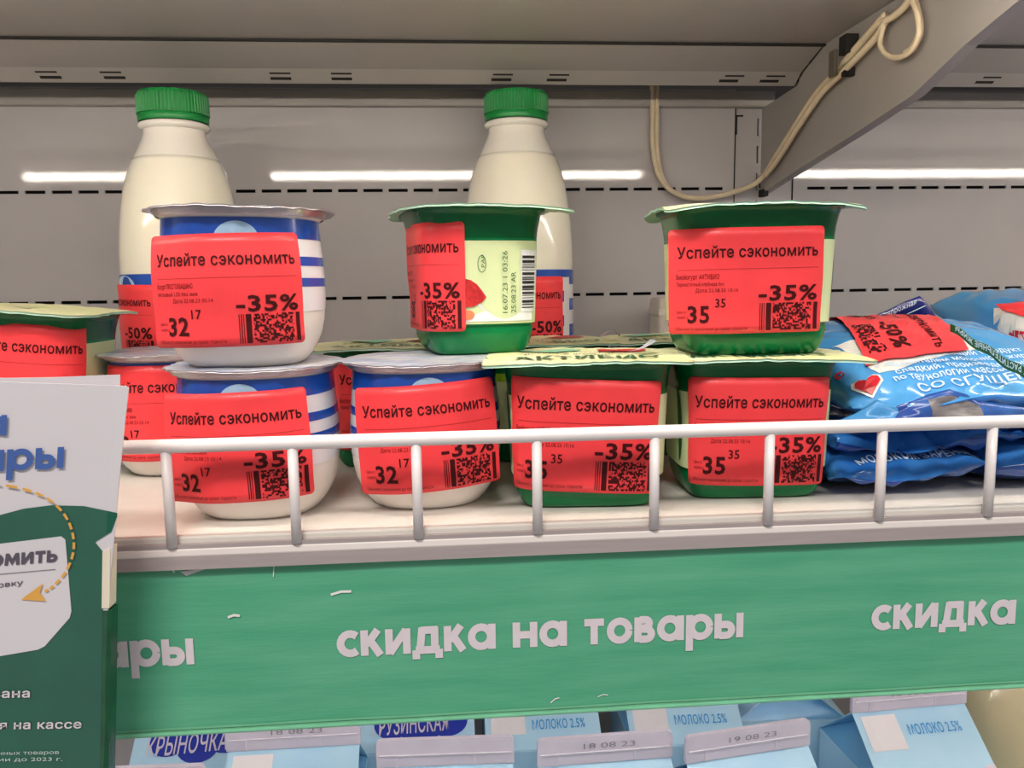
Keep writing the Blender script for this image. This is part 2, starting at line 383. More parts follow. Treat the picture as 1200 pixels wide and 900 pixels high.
# upper shelf with its beam and lamps
us = thing('upper_shelf', 'grey steel underside of the upper shelf with slotted rear beam', 'shelf', (0, 0, .23))
G().box(-.62, .90, .255, .4995, .0062, .0100).build('deck_panel', 'beam', us)
G().box(-.62, .90, .245, .255, -.004, .034).build('front_edge', 'beam', us, bevel=.001)
def beam(x0, x1, slots):
    g = G(); A = Vector((0, .5300, -.0027)); B = Vector((0, .5400, -.0090))
    def sheet(P, Q, t=.0012): g.add([(x0, P[0], P[1]), (x1, P[0], P[1]), (x1, Q[0], Q[1]), (x0, Q[0], Q[1]), (x0, P[0], P[1]+t), (x1, P[0], P[1]+t), (x1, Q[0], Q[1]+t), (x0, Q[0], Q[1]+t)], [(3,2,1,0),(4,5,6,7),(0,1,5,4),(2,3,7,6),(1,2,6,5),(3,0,4,7)])
    sheet((.5002, .0052), (.5300, -.0027))
    fr_ = [0, .26, .38, .58, .78, 1.0]
    xs = sorted(set([x0, x1]+[a for s in slots for a in (s[0], s[0]+.0128)]+[a for s in slots for a in (s[0]+s[1], s[0]+s[1]+.0128)]))
    n0 = len(g.v); nx = len(xs)
    g.v += [A.lerp(B, f_)+Vector((a, 0, 0)) for f_ in fr_ for a in xs]
    for j in range(5):
        for i in range(nx-1):
            m = (xs[i]+xs[i+1])/2
            if j == 1 and any(s[0] < m < s[0]+.0128 for s in slots): continue
            if j == 3 and any(s[0]+s[1] < m < s[0]+s[1]+.0128 for s in slots): continue
            g.f.append((n0+j*nx+i, n0+(j+1)*nx+i, n0+(j+1)*nx+i+1, n0+j*nx+i+1))
    g.build('rear_beam', 'beam', us)
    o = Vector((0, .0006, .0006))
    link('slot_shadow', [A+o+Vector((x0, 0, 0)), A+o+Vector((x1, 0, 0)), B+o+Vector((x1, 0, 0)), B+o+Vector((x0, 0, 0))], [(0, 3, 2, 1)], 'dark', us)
    G().box(x0, x1, .5400, .5412, -.0090, .0052).build('beam_back', 'beam', us)
beam(-.62, .2335, [(-.245, .0010), (-.2072, .0010), (-.1056, -.0002), (-.0680, -.0002), (.0332, -.0008), (.0692, -.0012), (.184, -.0028), (.2145-.003, -.003), (-.35, .002), (-.39, .002)])
beam(.2370, .90, [(.2520, -.003), (.32, -.003), (.36, -.003), (.45, -.003)])
G().box(-.62, .90, .5006, .5920, .0052, .0100).build('gap_shade_cover', 'dark', us)  # added dark sheet closing the gap above, keeps the strip by the wall shaded
G().box(-.62, .90, .4980, .5006, .0048, .0060).build('seam', 'dark', us)
# bracket plate: triangular arm from the upright under the shelf
br = thing('shelf_bracket', 'triangular grey steel bracket arm carrying the upper shelf', 'bracket', (.2345, 0, 0))
BX = .2345
pe = [tuple(atX(a, b, BX)[1:]) for a, b in ((893, 224), (1000, 155), (1070, 108), (1130, 50), (1190, 0))]; pe[0] = (.5955, pe[0][1]); pe.append((.262, .2160))
prof = [(.598, pe[0][1]+.003)]+pe+[(.262, .2360), (.4980, .2360), (.5290, .2270), (.5390, .2205), (.5930, .2185), (.598, .2185)]
n = len(prof); v = [(0, y, z) for y, z in prof]+[(.0018, y, z) for y, z in prof]
f = [tuple(range(n)), tuple(reversed(range(n, 2*n)))]+[(i, i+n, (i+1) % n+n, (i+1) % n) for i in range(n)]
o = link('arm_plate', v, f, 'beam', br)
g = G()
for (a, b), (c, d) in zip(pe, pe[1:]):
    g.add([(0,a,b), (.0065,a,b), (.0065,c,d), (0,c,d), (0,a,b-.0012), (.0065,a,b-.0012), (.0065,c,d-.0012), (0,c,d-.0012)], [(0,1,2,3),(7,6,5,4),(0,4,5,1),(3,2,6,7),(0,3,7,4),(1,5,6,2)])
g.build('flange', 'beam', br)
zk = pe[0][1]
G().box(-.001, .0028, .589, .5985, zk-.004, zk+.001).box(.0, .0028, .5975, .602, zk+.003, zk+.012).build('hook', 'dark', br)

# cables
def cab(pxs, X): return [atX(a, b, X) for a, b in pxs]
ca = thing('cable_run', 'two cream lamp cables clipped along the bracket with a loose loop', 'cable', (0, 0, 0))
A = [(.1518, .596, .245), (.1520, .5945, .215), (.1525, .5945, .190), (.157, .5945, .170), (.168, .5935, .158), (.185, .592, .1535), (.205, .590, .156), (.2240, .588, .162), (.2300, .580, .168)]
B = cab([(905,190), (930,150), (955,112), (980,84), (1000,60), (1025,32), (1040,22)], .2308)
G().tube(smooth_path(A+B), .0019, 8).build('cable', 'cable', ca, True)
A2 = [(.1553, .596, .245), (.1553, .5945, .215), (.1558, .5945, .188), (.160, .5945, .168)]
G().tube(smooth_path(A2+[(.168, .5945, .1585), (.176, .594, .1555)]), .0016, 8).build('cable', 'cable', ca, True)
B2 = cab([(897,206), (912,186), (937,146), (962,110), (984,88), (1006,66), (1028,42), (1038,25), (1046,20), (1060,8), (1070,-8)], .2298)
G().tube(smooth_path(B2), .0019, 8).build('cable', 'cable', ca, True)
B3 = cab([(1036,26), (1033,40), (1032,54), (1042,66), (1058,66), (1070,56), (1077,40), (1076,20), (1070,2), (1066,-14)], .2290)
G().tube(smooth_path(B3), .0014, 8).build('loop', 'cable', ca, True)
G().tube(smooth_path(cab([(1066,-14), (1074,10), (1078,36), (1070,56), (1062,62)], .2305)), .0019, 8).build('loop', 'cable', ca, True)
B4 = cab([(990,74), (1010,50), (1032,24), (1038,18)], .2313)
G().tube(smooth_path(B4), .0022, 8).build('cable', 'cable', ca, True)
p0 = atX(981, 72, .2273)
cl = thing('cable_clip', 'dark plastic clip holding the cables on the bracket', 'clip', p0)
G().box(-.0035, -.0010, -.0035, .0035, -.0085, .006).build('clip_front', 'clipm', cl, bevel=.0004)
G().box(-.0010, .0062, -.0120, -.0035, .002, .012).box(.0010, .0070, -.0075, -.0035, -.0095, -.0050).build('clip_back', 'dark', cl)

# lamps under the upper shelf, plus an unseen one added to brighten the cartons
M['tube'] = emis('lamp_tube', (255, 244, 228), LAMP); M['tubel'] = emis('added_lamp_tube', (255, 250, 244), 23)
for x0, x1, lb in ((-.436, .221, 'left lamp tube under the upper shelf, left of the bracket'), (.262, .88, 'right lamp tube under the upper shelf, beyond the bracket'), (-.60, .86, 'unseen lamp tube added under the display shelf to brighten the cartons')):
    t = thing('shelf_lamp', lb, 'lamp', ((x0+x1)/2, *((.2980, .2205) if x0 > -.5 else (.3290, -.0310)))); L = (x1-x0)/2
    G().tube([(-L, 0, -.0105), (L, 0, -.0105)], .0024, 12).build('tube', 'tube' if x0 > -.5 else 'tubel', t, True)
    G().box(-L, L, -.010, .010, .002, .0152).build('housing', 'beam', t, bevel=.001)
    for s in (-1, 1): G().box(s*L-.004, s*L+.004, -.006, .006, -.0160, .002).build('end_cap', 'wire', t, bevel=.001)

# lower shelf
ls = thing('lower_shelf', 'lower grey shelf floor under the milk cartons', 'shelf', (0, 0, -.385))
G().box(-.62, .90, .30, .592, -.012, 0).build('deck_panel', 'floorm', ls)

# ------------------------------------------------------------------ yogurt cups
def section(a, b, n, N=144):
    raw = []
    for k in range(2000):
        t = -pi/2+2*pi*k/2000; c, s = cos(t), sin(t)
        raw.append(Vector((a*math.copysign(abs(c)**(2/n), c), b*math.copysign(abs(s)**(2/n), s))))
    L = [0]
    for k in range(2000): L.append(L[-1]+(raw[(k+1) % 2000]-raw[k]).length)
    tot = L[-1]; out = []; j = 0
    for i in range(N):
        d = tot*i/N
        while L[j+1] < d: j += 1
        f = (d-L[j])/max(1e-9, L[j+1]-L[j]); out.append(raw[j].lerp(raw[(j+1) % 2000], f))
    nr = []
    for i in range(N):
        t = (out[(i+1) % N]-out[i-1]).normalized(); nr.append(Vector((t.y, -t.x)))
    return out, nr, tot
class Cup:
    def __init__(s, a, b, n, prof):
        s.S, s.N, s.tot = section(a, b, n); s.n = len(s.S); s.prof = prof; s.a = a; s.b = b
        s.sl = -1e9; s.sr = 1e9; s.zlo = .016; s.zhi = 9
    def d(s, z):
        p = s.prof
        if z <= p[0][0]: return p[0][1]
        for (z0, d0), (z1, d1) in zip(p, p[1:]):
            if z <= z1: return d0+(d1-d0)*(z-z0)/max(1e-9, z1-z0)
        return p[-1][1]
    def at(s, q, z, e=0, clip=False):
        ext = 0; lo, hi = (s.sl, s.sr) if clip else (-1e9, 1e9)
        if q < lo: ext = q-lo; q = lo
        if q > hi: ext = q-hi; q = hi
        i = (q/s.tot*s.n) % s.n; k = int(i); f = i-k; k2 = (k+1) % s.n
        P = s.S[k].lerp(s.S[k2], f); N = s.N[k].lerp(s.N[k2], f).normalized()
        zz = max(s.zlo, min(s.zhi, z)) if clip else z
        P = P+N*(s.d(zz)+e)
        if ext: P = P+Vector((-N.y, N.x))*ext
        return Vector((P.x, P.y, z))
    def loft(s, prof, name, m, parent, close=True, e=0):
        g = G(); n = s.n
        for z, dd in prof: g.v += [Vector((s.S[i].x+s.N[i].x*(dd+e), s.S[i].y+s.N[i].y*(dd+e), z)) for i in range(n)]
        for j in range(len(prof)-1):
            for i in range(n): g.f.append((j*n+i, j*n+(i+1) % n, (j+1)*n+(i+1) % n, (j+1)*n+i))
        if close: g.f.append(tuple(reversed(range(n))))
        return g.build(name, m, parent, True)

def sticker(root, cup, s0, z0, tilt, price, cents, line1, line2, disc, wd=.0625, ht=.0470, seed=1, date='Дата 22.08.23 05:14', gap=.0013, slot=None):
    """fluorescent price sticker that follows the cup wall and sticks off past its tangent"""
    c, d = cos(tilt), sin(tilt)
    def fn(e):
        def h(u, v):
            q = s0+u*c-v*d; z = z0+u*d+v*c
            wob = .00025*sin(u*160+seed*2)+.0002*sin(v*210+seed)
            return cup.at(q, z, gap+wob+e, True)
        return h
    rr = .0019; fl = Flat(); nv = 12
    us = [-wd/2+rr*(1-cos(pi/2*k/4)) for k in range(5)]+[-wd/2+rr+(wd-2*rr)*k/28 for k in range(1, 28)]+[wd/2-rr*(1-cos(pi/2*k/4)) for k in range(4, -1, -1)]
    for j_ in range(nv+1):
        for u in us:
            dx = max(0, abs(u)-(wd/2-rr)); hh_ = ht/2-rr+math.sqrt(max(0, rr*rr-dx*dx)); fl.v.append((u, -hh_+2*hh_*j_/nv))
    k_ = len(us); fl.f = [(j_*k_+i, j_*k_+i+1, (j_+1)*k_+i+1, (j_+1)*k_+i) for j_ in range(nv) for i in range(k_-1)]
    o = fl.put('price_sticker', 'red', root, fn(0)); m = o.modifiers.new('t', 'SOLIDIFY'); m.thickness = .00015; m.offset = -1
    for p in o.data.polygons: p.use_smooth = True
    U = lambda f: -wd/2+f*wd
    V = lambda f: ht/2-f*ht
    t = Flat(); t.text('Успейте сэкономить', U(.055), V(.275), bold=.016, width=wd*.90, height=ht*.105)
    t.text(price, U(.12), V(.89), bold=.026, height=ht*.165, cx=.95); t.text(cents, U(.295), V(.745), bold=.008, height=ht*.085, cx=.95)
    t.text(disc, U(.575), V(.69), bold=.026, width=wd*.385, height=ht*.145)
    t.put('lettering', 'ink', o, fn(.00025))
    t = Flat()
    t.text(line1, U(.05), V(.475), bold=.012, width=wd*.27, height=ht*.045); t.text(line2, U(.05), V(.54), bold=.006, width=wd*.30, height=ht*.036)
    t.text(date, U(.17), V(.60), width=wd*.27, height=ht*.036); t.text('Цена со', U(.05), V(.80), width=wd*.06, height=ht*.03); t.text('скидкой, р.', U(.05), V(.85), width=wd*.075, height=ht*.03)
    t.text('Обычного назначения до срока  годности', U(.045), V(.965), width=wd*.46, height=ht*.032)
    t.rect(U(.06), V(.385), U(.96), V(.388), 16, 1)
    t.put('small_print', 'inks', o, fn(.00022))
    rnd = random.Random(seed); b = Flat(); v0, v1 = V(.975), V(.715)
    for a, e in ((.585, .590), (.598, .604), (.612, .616), (.627, .660), (.940, .968)): b.rect(U(a), v0, U(e), v1, 1, 4)
    nc, nrw = 42, 16
    for j in range(nrw):
        i = 0
        while i < nc:
            L = rnd.choice((1, 1, 2, 2, 3))
            if rnd.random() < .52:
                a = U(.672+.25*i/nc); e = U(.672+.25*min(nc, i+L)/nc); b.rect(a, v0+(v1-v0)*j/nrw, e, v0+(v1-v0)*(j+1)/nrw)
            i += L
    b.put('barcode', 'ink', o, fn(.00025))
    return o

def lid_mesh(root, cup, h, flare, corner, droop, tilt=0, wr=.0005, seed=1, mats=('limef', 'mint'), thk=.0007, name='foil_lid', wing=(1, 1, 1, 1), rz=0):
    n = cup.n; rnd = random.Random(seed); ph = [rnd.uniform(0, 6.28) for _ in range(6)]
    rim = max(dd for z, dd in cup.prof)
    def wr_(x, y): return wr*(sin(x*190+ph[0])*cos(y*160+ph[1])+.6*sin(x*330+y*120+ph[2]))
    rings = []; top = []
    for t in (.001, .3, .6, .85, .97, 1.0): rings.append(('in', t))
    for t in (.35, .7, 1.0): rings.append(('out', t))
    for kind, t in rings:
        for i in range(n):
            S, N = cup.S[i], cup.N[i]
            if kind == 'in':
                P = (S+N*rim)*t; z = h+wr_(P.x, P.y)*(.35 if t > .8 else 1)
            else:
                k = (2*abs(N.x*N.y))**2; q = (0 if N.x < 0 else 1)+(0 if N.y < 0 else 2); kk = k*wing[q]
                ext = flare+corner*kk+.0005*sin(i*.55+ph[3])+.0004*sin(i*1.3+ph[4])
                P = S+N*(rim+ext*t); bk = .5+.5*(N.x*sin(rz)+N.y*cos(rz)); z = h-droop*t*t*(.05+1.9*kk)*(.12+.88*bk)+.00030*t*sin(i*.17+ph[5])+.00012*sin(i*1.05+ph[2])*t
            top.append(Vector((P.x, P.y, z)))
    g = G(); g.v = [v+Vector((0,0,.00035)) for v in top]+[v-Vector((0,0,(thk if k >= n*6 else 0))) for k, v in enumerate(top)]; nr = len(rings); T = n*nr; mi = []
    for j in range(nr-1):
        for i in range(n):
            a, b, c, d = j*n+i, j*n+(i+1) % n, (j+1)*n+(i+1) % n, (j+1)*n+i
            g.f.append((d, c, b, a)[::-1]); mi.append(0); g.f.append((T+d, T+c, T+b, T+a)); mi.append(1)
    j = nr-1
    for i in range(n): g.f.append((j*n+i, T+j*n+i, T+j*n+(i+1) % n, j*n+(i+1) % n)); mi.append(1)
    g.f.append(tuple(range(n))); mi.append(0)
    g.f[-1] = tuple(range(n))
    return link(name, g.v, g.f, list(mats), root, True, mi), (lambda x, y, e=.0006: Vector((x, y, h+.00035+wr_(x, y)+e)))

WP = [(0, -.0105), (.0012, -.0085), (.004, -.0060), (.0075, -.0038), (.012, -.0018), (.018, -.0005), (.026, 0), (.036, -.0002), (.044, -.0008), (.050, -.0014), (.0585, -.0020), (.0590, -.0012), (.0598, -.0006), (.0602, .0006), (.0618, .0010)]
def white_cup(label, loc, rz, s, tilt=(0,0), lidr=.001, seed=1, detail=True, group='white tubs of yogurt', scl=1.0):
    root = thing('yogurt_cup', label, 'cup', loc, 0, group, (tilt[0], tilt[1], rz)); root.scale = (scl,)*3
    cp = Cup(.0326, .0326, 2.35, WP); cp.zlo = .019; cp.sl = -.036; cp.sr = .036
    cp.loft(WP+[(.0618, -.004)], 'body', 'cupw', root)
    sl = [(z, dd) for z, dd in WP if .02 < z < .0587]
    lb = cp.loft([(.022, cp.d(.022))]+sl, 'label_film', 'lbw', root, False, .00025)
    for z0, z1 in ((.0512, .0556), (.0400, .0436), (.0318, .0352)):
        if z0 > .05: z0 = .0505; z1 = .0583
        g = G(); n = cp.n
        cp.loft([(z0, cp.d(z0)), ((z0+z1)/2, cp.d((z0+z1)/2)), (z1, cp.d(z1))], 'stripe', 'stripe', lb, False, .0004)
    Flat().ellipse(.001, .0500, .0085, .0068, 28).put('emblem', 'sky', lb, lambda u, v: cp.at(u, min(v, .0580), .0006))
    lid, lz = lid_mesh(root, cp, .0620, .0012+lidr, .0004, .0006, wr=.0003, seed=seed, mats=('foilt', 'foil'), thk=.0003)
    # crimped foil skirt under the lid edge
    cp.loft([(.0592, .0002), (.0600, .0010), (.0618, .0016)], 'rim', 'foil', root, False)
    if s:
        cp.sl, cp.sr = s.pop('lim', (-.03, .03)); sticker(root, cp, seed=seed, **s)
    return root
def green_profile(h):
    return [(0, -.0095), (.0010, -.0075), (.003, -.0060), (.007, -.0045), (.0118, -.0036), (.0130, -.0040), (.0136, -.0028), (h-.0140, -.0014), (h-.0128, -.0012), (h-.0085, -.0008), (h-.0040, .0002), (h-.0016, .0010), (h-.0014, .0024), (h-.0002, .0026)]
def green_cup(label, loc, rz, s, tilt=(0,0), h=.0625, seed=1, group='green tubs of yogurt', side=False, flare=.0045, corner=.006, droop=.0016, wing=(1,1,1,1), scl=1.0, print_top=None, n=4.2, arcs=True):
    root = thing('yogurt_cup', label, 'cup', loc, 0, group, (tilt[0], tilt[1], rz)); root.scale = (scl,)*3
    P = green_profile(h); cp = Cup(.0352, .0288, n, P)
    cp.loft(P[:6], 'body', 'cupg', root); cp.loft(P[5:8]+[(h-.0126, -.0014)], 'wall', 'cupg', root, False)
    cp.loft([(h-.0150, -.0016)]+P[9:]+[(h-.0002, -.002)], 'collar', 'cupd', root, False)
    sl = cp.loft([(z_, cp.d(z_)) for z_ in (.0139, .02, .03, .04, h-.0145)], 'label_sleeve', 'sleeve', root, False, .0002)
    f = lambda e: (lambda u, v: cp.at(u, v, e+.0003))
    if side:
        # printed side: barcode, stamp, strawberry on a splash of milk (side starts past the front-right corner)
        q0 = side
        a = Flat()
        a.poly([(q0-.030+.046*k/16, .0155+max(0, .009+.006*sin(k*.42+.3)-.004*(k/16))) for k in range(17)]+[(q0+.016-.046*k/16, .0150) for k in range(17)])
        a.put('milk_print', 'lbw', sl, f(.0002))
        Flat().poly([(q0-.0150+x*.0055, .0275+y*.0062) for x, y in [(-1,-.75),(-.5,-1),(.3,-.95),(1.0,-.65),(1.35,-.3),(1.0,.15),(.6,.6),(.1,.9),(-.4,1.0),(-.8,.9)]]).put('strawberry', 'berry', sl, f(.0004))
        Flat().ellipse(q0-.0165, .0180, .0036, .0022, 16).put('fruit_piece', 'peach', sl, f(.0004))
        Flat().rect(q0+.0085, .0190, q0+.0185, .0460, 4, 4).put('barcode_field', 'lbw', sl, f(.0004))
        b = Flat(); z = .0205; rnd = random.Random(3)
        while z < .0435:
            t = rnd.choice((.0003, .0005, .0009, .0012)); b.rect(q0+.0092, z, q0+.0172, z+t, 4, 1); z += t+rnd.choice((.0003, .0005, .0008))
        b.put('barcode', 'black', sl, f(.0006))
        t = Flat().text('16.07.23 1 03:26', q0+.0020, .0185, rot=pi/2, width=.0270, height=.0024); t.text('25.08.23 AR', q0+.0060, .0185, rot=pi/2, width=.0180, height=.0024)
        t.text('PAP', q0-.0082, .0385, rot=pi/2, width=.0055, height=.0016)
        t.stroke([(q0-.0095+.0018*cos(k*pi/10), .0400+.0036*sin(k*pi/10)) for k in range(21)], .0003)
        t.put('stamp', 'dgreen', sl, f(.0006))
    elif arcs:
        for s_ in (-1, 1):
            q = s_*.0425; a = Flat()
            a.poly([(q-s_*.004*cos(R(k*9-90))*1.0, .033+.0165*sin(R(k*9-90))) for k in range(21)])
            a.put('side_print', 'dgreen', sl, f(.0003))
    if seed == 11: Flat().rect(-.046, .0440, -.012, h-.0145, 12, 2).put('lime_print', 'limep', sl, f(.0003))
    lid, lz = lid_mesh(root, cp, h, flare, corner, droop, wr=.00035, seed=seed, wing=wing, rz=rz)
    if print_top is not None:
        t = Flat().text('АКТИБИО', -.031, -.024, bold=.04, width=.060, height=.011); t.put('lettering', 'dgreen', lid, lambda u, v: lz(u, v))
        t = Flat().text('йогурт с клубникой', -.026, -.004, bold=.02, width=.045, height=.003); t.text('живые бактерии', -.020, .004, width=.034, height=.003); t.put('small_print', 'ink', lid, lambda u, v: lz(u, v))
        Flat().ellipse(.018, .012, .011, .008).put('fruit_print', 'berry', lid, lambda u, v: lz(u, v))
        Flat().ellipse(-.014, .014, .014, .007).put('leaf_print', 'limed' if 'limed' in M else 'stripl', lid, lambda u, v: lz(u, v))
    if s:
        cp.zlo = .015; cp.zhi = h-.014
        cp.sl, cp.sr = s.pop('lim', (-.1, .1)); sticker(root, cp, seed=seed, **s)
    return root

PW = dict(price='32', cents='17', line1='Йогурт ПРОСТОКВАШИНО', line2='питьевой 1.5% без змж', disc='-35%')
PG = dict(price='35', cents='35', line1='Биойогурт АКТИБИО', line2='Термостатный клубника био', disc='-35%', date='Дата 22.08.23 10:16')
def W(**k): d = dict(PW); d.update(k); return d
def Gr(**k): d = dict(PG); d.update(k); return d
DK = .0003
# lower front row
white_cup('white and blue yogurt tub on the shelf, directly under another white tub', (-.0805, .3505, DK), R(-2), W(s0=-.0030, z0=.0318, tilt=R(2), lim=(-.018, .019), wd=.0610, ht=.0435), seed=2, lidr=.0008)
white_cup('white and blue yogurt tub between the white stack and the lower green tubs', (-.0102, .3570, DK), R(3), W(s0=.0002, z0=.0322, tilt=R(3.2), lim=(-.017, .017), wd=.0600, ht=.0440), seed=5, lidr=.0008)
green_cup('green yogurt tub on the shelf, right of the lower white tubs', (.0595, .3485, DK), R(-4), Gr(s0=-.0030, z0=.0318, tilt=R(-2.8), wd=.0635), seed=3, print_top=1, wing=(1.3, .8, 1, 1))
green_cup('green yogurt tub on the shelf beside the blue packets, under another green tub', (.1330, .3530, DK), R(-3), Gr(s0=-.0020, z0=.0310, tilt=R(-.8), wd=.0620), seed=4, print_top=1, wing=(.4, 1.8, 1, 1), scl=.985)
# second row on the shelf
white_cup('white yogurt tub behind the front stack, beside the poster edge', (-.1420, .4360, 0), R(8), W(s0=-.0040, z0=.0335, tilt=R(0), lim=(-.031, .031)), seed=8, lidr=.0016)
green_cup('green yogurt tub standing behind and between the two lower white tubs', (-.0290, .4400, 0), R(2), Gr(s0=.001, z0=.0340, tilt=R(0)), seed=9, print_top=1, flare=.003, corner=.003)
green_cup('green yogurt tub with pale label showing, behind the gap left of the lower green tubs', (.0500, .4420, 0), R(6), None, seed=11, print_top=1, flare=.003, corner=.003)
green_cup('green yogurt tub in the shade behind the gap between the two lower green tubs', (.1275, .4440, 0), R(-3), Gr(s0=-.004, z0=.0350, tilt=R(1)), seed=12, print_top=1, flare=.003, corner=.003)
green_cup('tall green yogurt tub cut by the left edge above the poster', (-.2100, .4200, .0020), R(-3), Gr(s0=.0100, z0=.0545, tilt=R(-1), wd=.0610), tilt=(0, R(4.2)), h=.0835, seed=13, flare=.004, corner=.003, group=None, droop=.0006)
# upper tier
LZ = .0627
white_cup('white and blue striped yogurt tub stacked on top in front of the left bottle', (-.0842, .3510, LZ), R(7), W(s0=-.0045, z0=.0305, tilt=R(1.5), lim=(-.022, .022), wd=.0605, ht=.0430), seed=6, lidr=.0022, tilt=(0, R(.6)))
green_cup('stacked green yogurt tub turned to its barcode side, before the centre bottle', (.0120, .3890, .0628), R(-80), Gr(s0=.0170, z0=.0345, tilt=R(0), price='35', wd=.0600), seed=7, side=.0640, h=.0645, flare=.0045, corner=.007, wing=(.2, .5, .4, 1.6), droop=.0022)
green_cup('green yogurt tub stacked on top at right, below the shelf bracket', (.1335, .3560, .0625), R(-1), Gr(s0=-.0088, z0=.0318, tilt=R(.6), wd=.0660, ht=.0440, lim=(-.026, .1)), seed=14, h=.0632, flare=.0040, corner=.0065, wing=(1.0, .9, .3, .35), droop=.0045, scl=.99)

# curled foil tabs on the lids
cf = thing('foil_scrap', 'small curled white foil tab lifting between the lower green lids', 'foil', (.0895, .3400, .0645))
fl = Flat().rect(0, 0, .012, .010, 8, 4); fl.v = [(u, v*(1-u/.0125)) for u, v in fl.v]
fl.put('foil', 'foilt', cf, lambda u, v: Vector((-u, v, .0004+.0042*(1-u/.012)**2)))
cf = thing('foil_scrap', 'small silver foil curl lying on the rear green lids', 'foil', (.0880, .4300, .0645))
fl = Flat().rect(-.005, -.004, .005, .004, 8, 4)
fl.put('foil', 'foil', cf, lambda u, v: Vector((u, v, .0004+.0032*max(0, cos(u*300)))))

# ------------------------------------------------------------------ milk bottles
def bottle(label, loc, rz, k, sx, sticker_s, dz=0):
    root = thing('milk_bottle', label, 'bottle', loc, rz, 'plastic milk bottles'); root.scale = (k, k, k)
    prof = [(0,.030),(.002,.0335),(.006,.0352),(.015,.0358),(.060,.0358),(.101,.0358),(.104,.0360),(.118,.0357),(.132,.0347),(.145,.0330),(.155,.0311),(.163,.0289),(.171,.0259),(.178,.0224),(.184,.0196),(.188,.0181),(.1925,.0176)]
    def lathe(pr, name, m, parent, n=72, cl=True):
        g = G()
        for z, r in pr: g.v += [Vector((r*cos(2*pi*i/n), r*sin(2*pi*i/n), z)) for i in range(n)]
        for j in range(len(pr)-1):
            for i in range(n): g.f.append((j*n+i, j*n+(i+1) % n, (j+1)*n+(i+1) % n, (j+1)*n+i))
        if cl: g.f.append(tuple(reversed(range(n)))); g.f.append(tuple((len(pr)-1)*n+i for i in range(n)))
        return g.build(name, m, parent, True)
    i = 12
    # dense profile for a soft shoulder
    P = []
    for (z0, r0), (z1, r1) in zip(prof, prof[1:]): P += [(z0+(z1-z0)*t/3, r0+(r1-r0)*t/3) for t in range(3)]
    P.append(prof[-1])
    lathe([p for p in P if p[0] <= .1745], 'body', 'milk', root); lathe([p for p in P if p[0] >= .1725], 'shoulder', 'milkt', root, cl=False)
    lathe([(.1905,.0178),(.1912,.0198),(.1925,.0208),(.1940,.0204),(.1950,.0180)], 'neck_ring', 'milkt', root)
    g = G(); n = 240
    for z, r in ((.1950,.0197),(.1995,.0199),(.1996,.0205),(.2100,.0203),(.2122,.0194)):
        for i in range(n):
            rr = r+(.00035*(1 if i % 4 < 2 else -1) if .1996 <= z <= .2105 and z > .1995 else 0)
            g.v.append(Vector((rr*cos(2*pi*i/n), rr*sin(2*pi*i/n), z)))
    for j in range(4):
        for i in range(n): g.f.append((j*n+i, j*n+(i+1) % n, (j+1)*n+(i+1) % n, (j+1)*n+i))
    g.f.append(tuple(4*n+i for i in range(n))); g.build('cap', 'cap', root)
    lathe([(.1950,.0199),(.1962,.0203),(.1990,.0203),(.1994,.0198)], 'tamper_band', 'cap', root, cl=False)
    lb = lathe([(.012,.03605),(.05,.03605),(.1005+dz,.03605)], 'label_film', 'lbw', root, cl=False)
    for z0, z1 in ((.0910,.1003),(.0745,.0820),(.0580,.0655),(.0415,.0490),(.0250,.0325)):
        lathe([(z0+dz,.0362),(z1+dz,.0362)], 'stripe', 'stripe', lb, cl=False)
    rf = .0363
    def cyl(e): return lambda u, v: Vector(((rf+e)*sin(u/rf), -(rf+e)*cos(u/rf), v))
    Flat().ellipse(-.030, .0930+dz, .011, .0068).put('emblem', 'sky', lb, lambda u, v: cyl(.0002)(u, min(v, .1002+dz)))
    wb = Flat().rect(.0305+sx, .013, .0405+sx, .0955, 4, 2); wb.put('label_panel', 'lbw', lb, cyl(.0002))
    ti = Flat()
    for k2 in range(5): ti.rect(.0315+sx, .018+k2*.0155, .0335+sx, .025+k2*.0155)
    ti.put('side_print', 'stripe', lb, cyl(.0004))
    cp = type('C', (), {})(); cp.at = lambda q, z, e, clip: cyl(e)(q, z)
    sticker(root, cp, **sticker_s)
    return root
B50 = dict(price='29', cents='99', line1='Молоко ПРОСТОКВАШИНО', line2='пастеризованное 2.5%', disc='-50%')
bottle('plastic milk bottle with green cap at left, behind the striped white tub', (-.1575, .5090, 0), R(0), .975, .004, dict(B50, s0=-.0345, z0=.0765, tilt=R(-1), seed=21, wd=.058, ht=.045), dz=.0045)
bottle('plastic milk bottle with green cap at centre, behind the barcode side of a green tub', (.0490, .5480, 0), R(0), 1.02, -.004, dict(B50, s0=-.0005, z0=.0710, tilt=R(0), seed=22, wd=.056, ht=.050))

# pale tub in the back
tb = thing('plastic_tub', 'pale beige plastic tub at the back wall behind the right green stack', 'tub', (.1625, .565, 0))
G().box(-.0160, .0160, -.014, .014, 0, .0825).build('body', 'tub', tb, bevel=.003)
G().box(-.0166, .0166, -.0146, .0146, .0700, .0745).build('rim', 'tub', tb, bevel=.001)

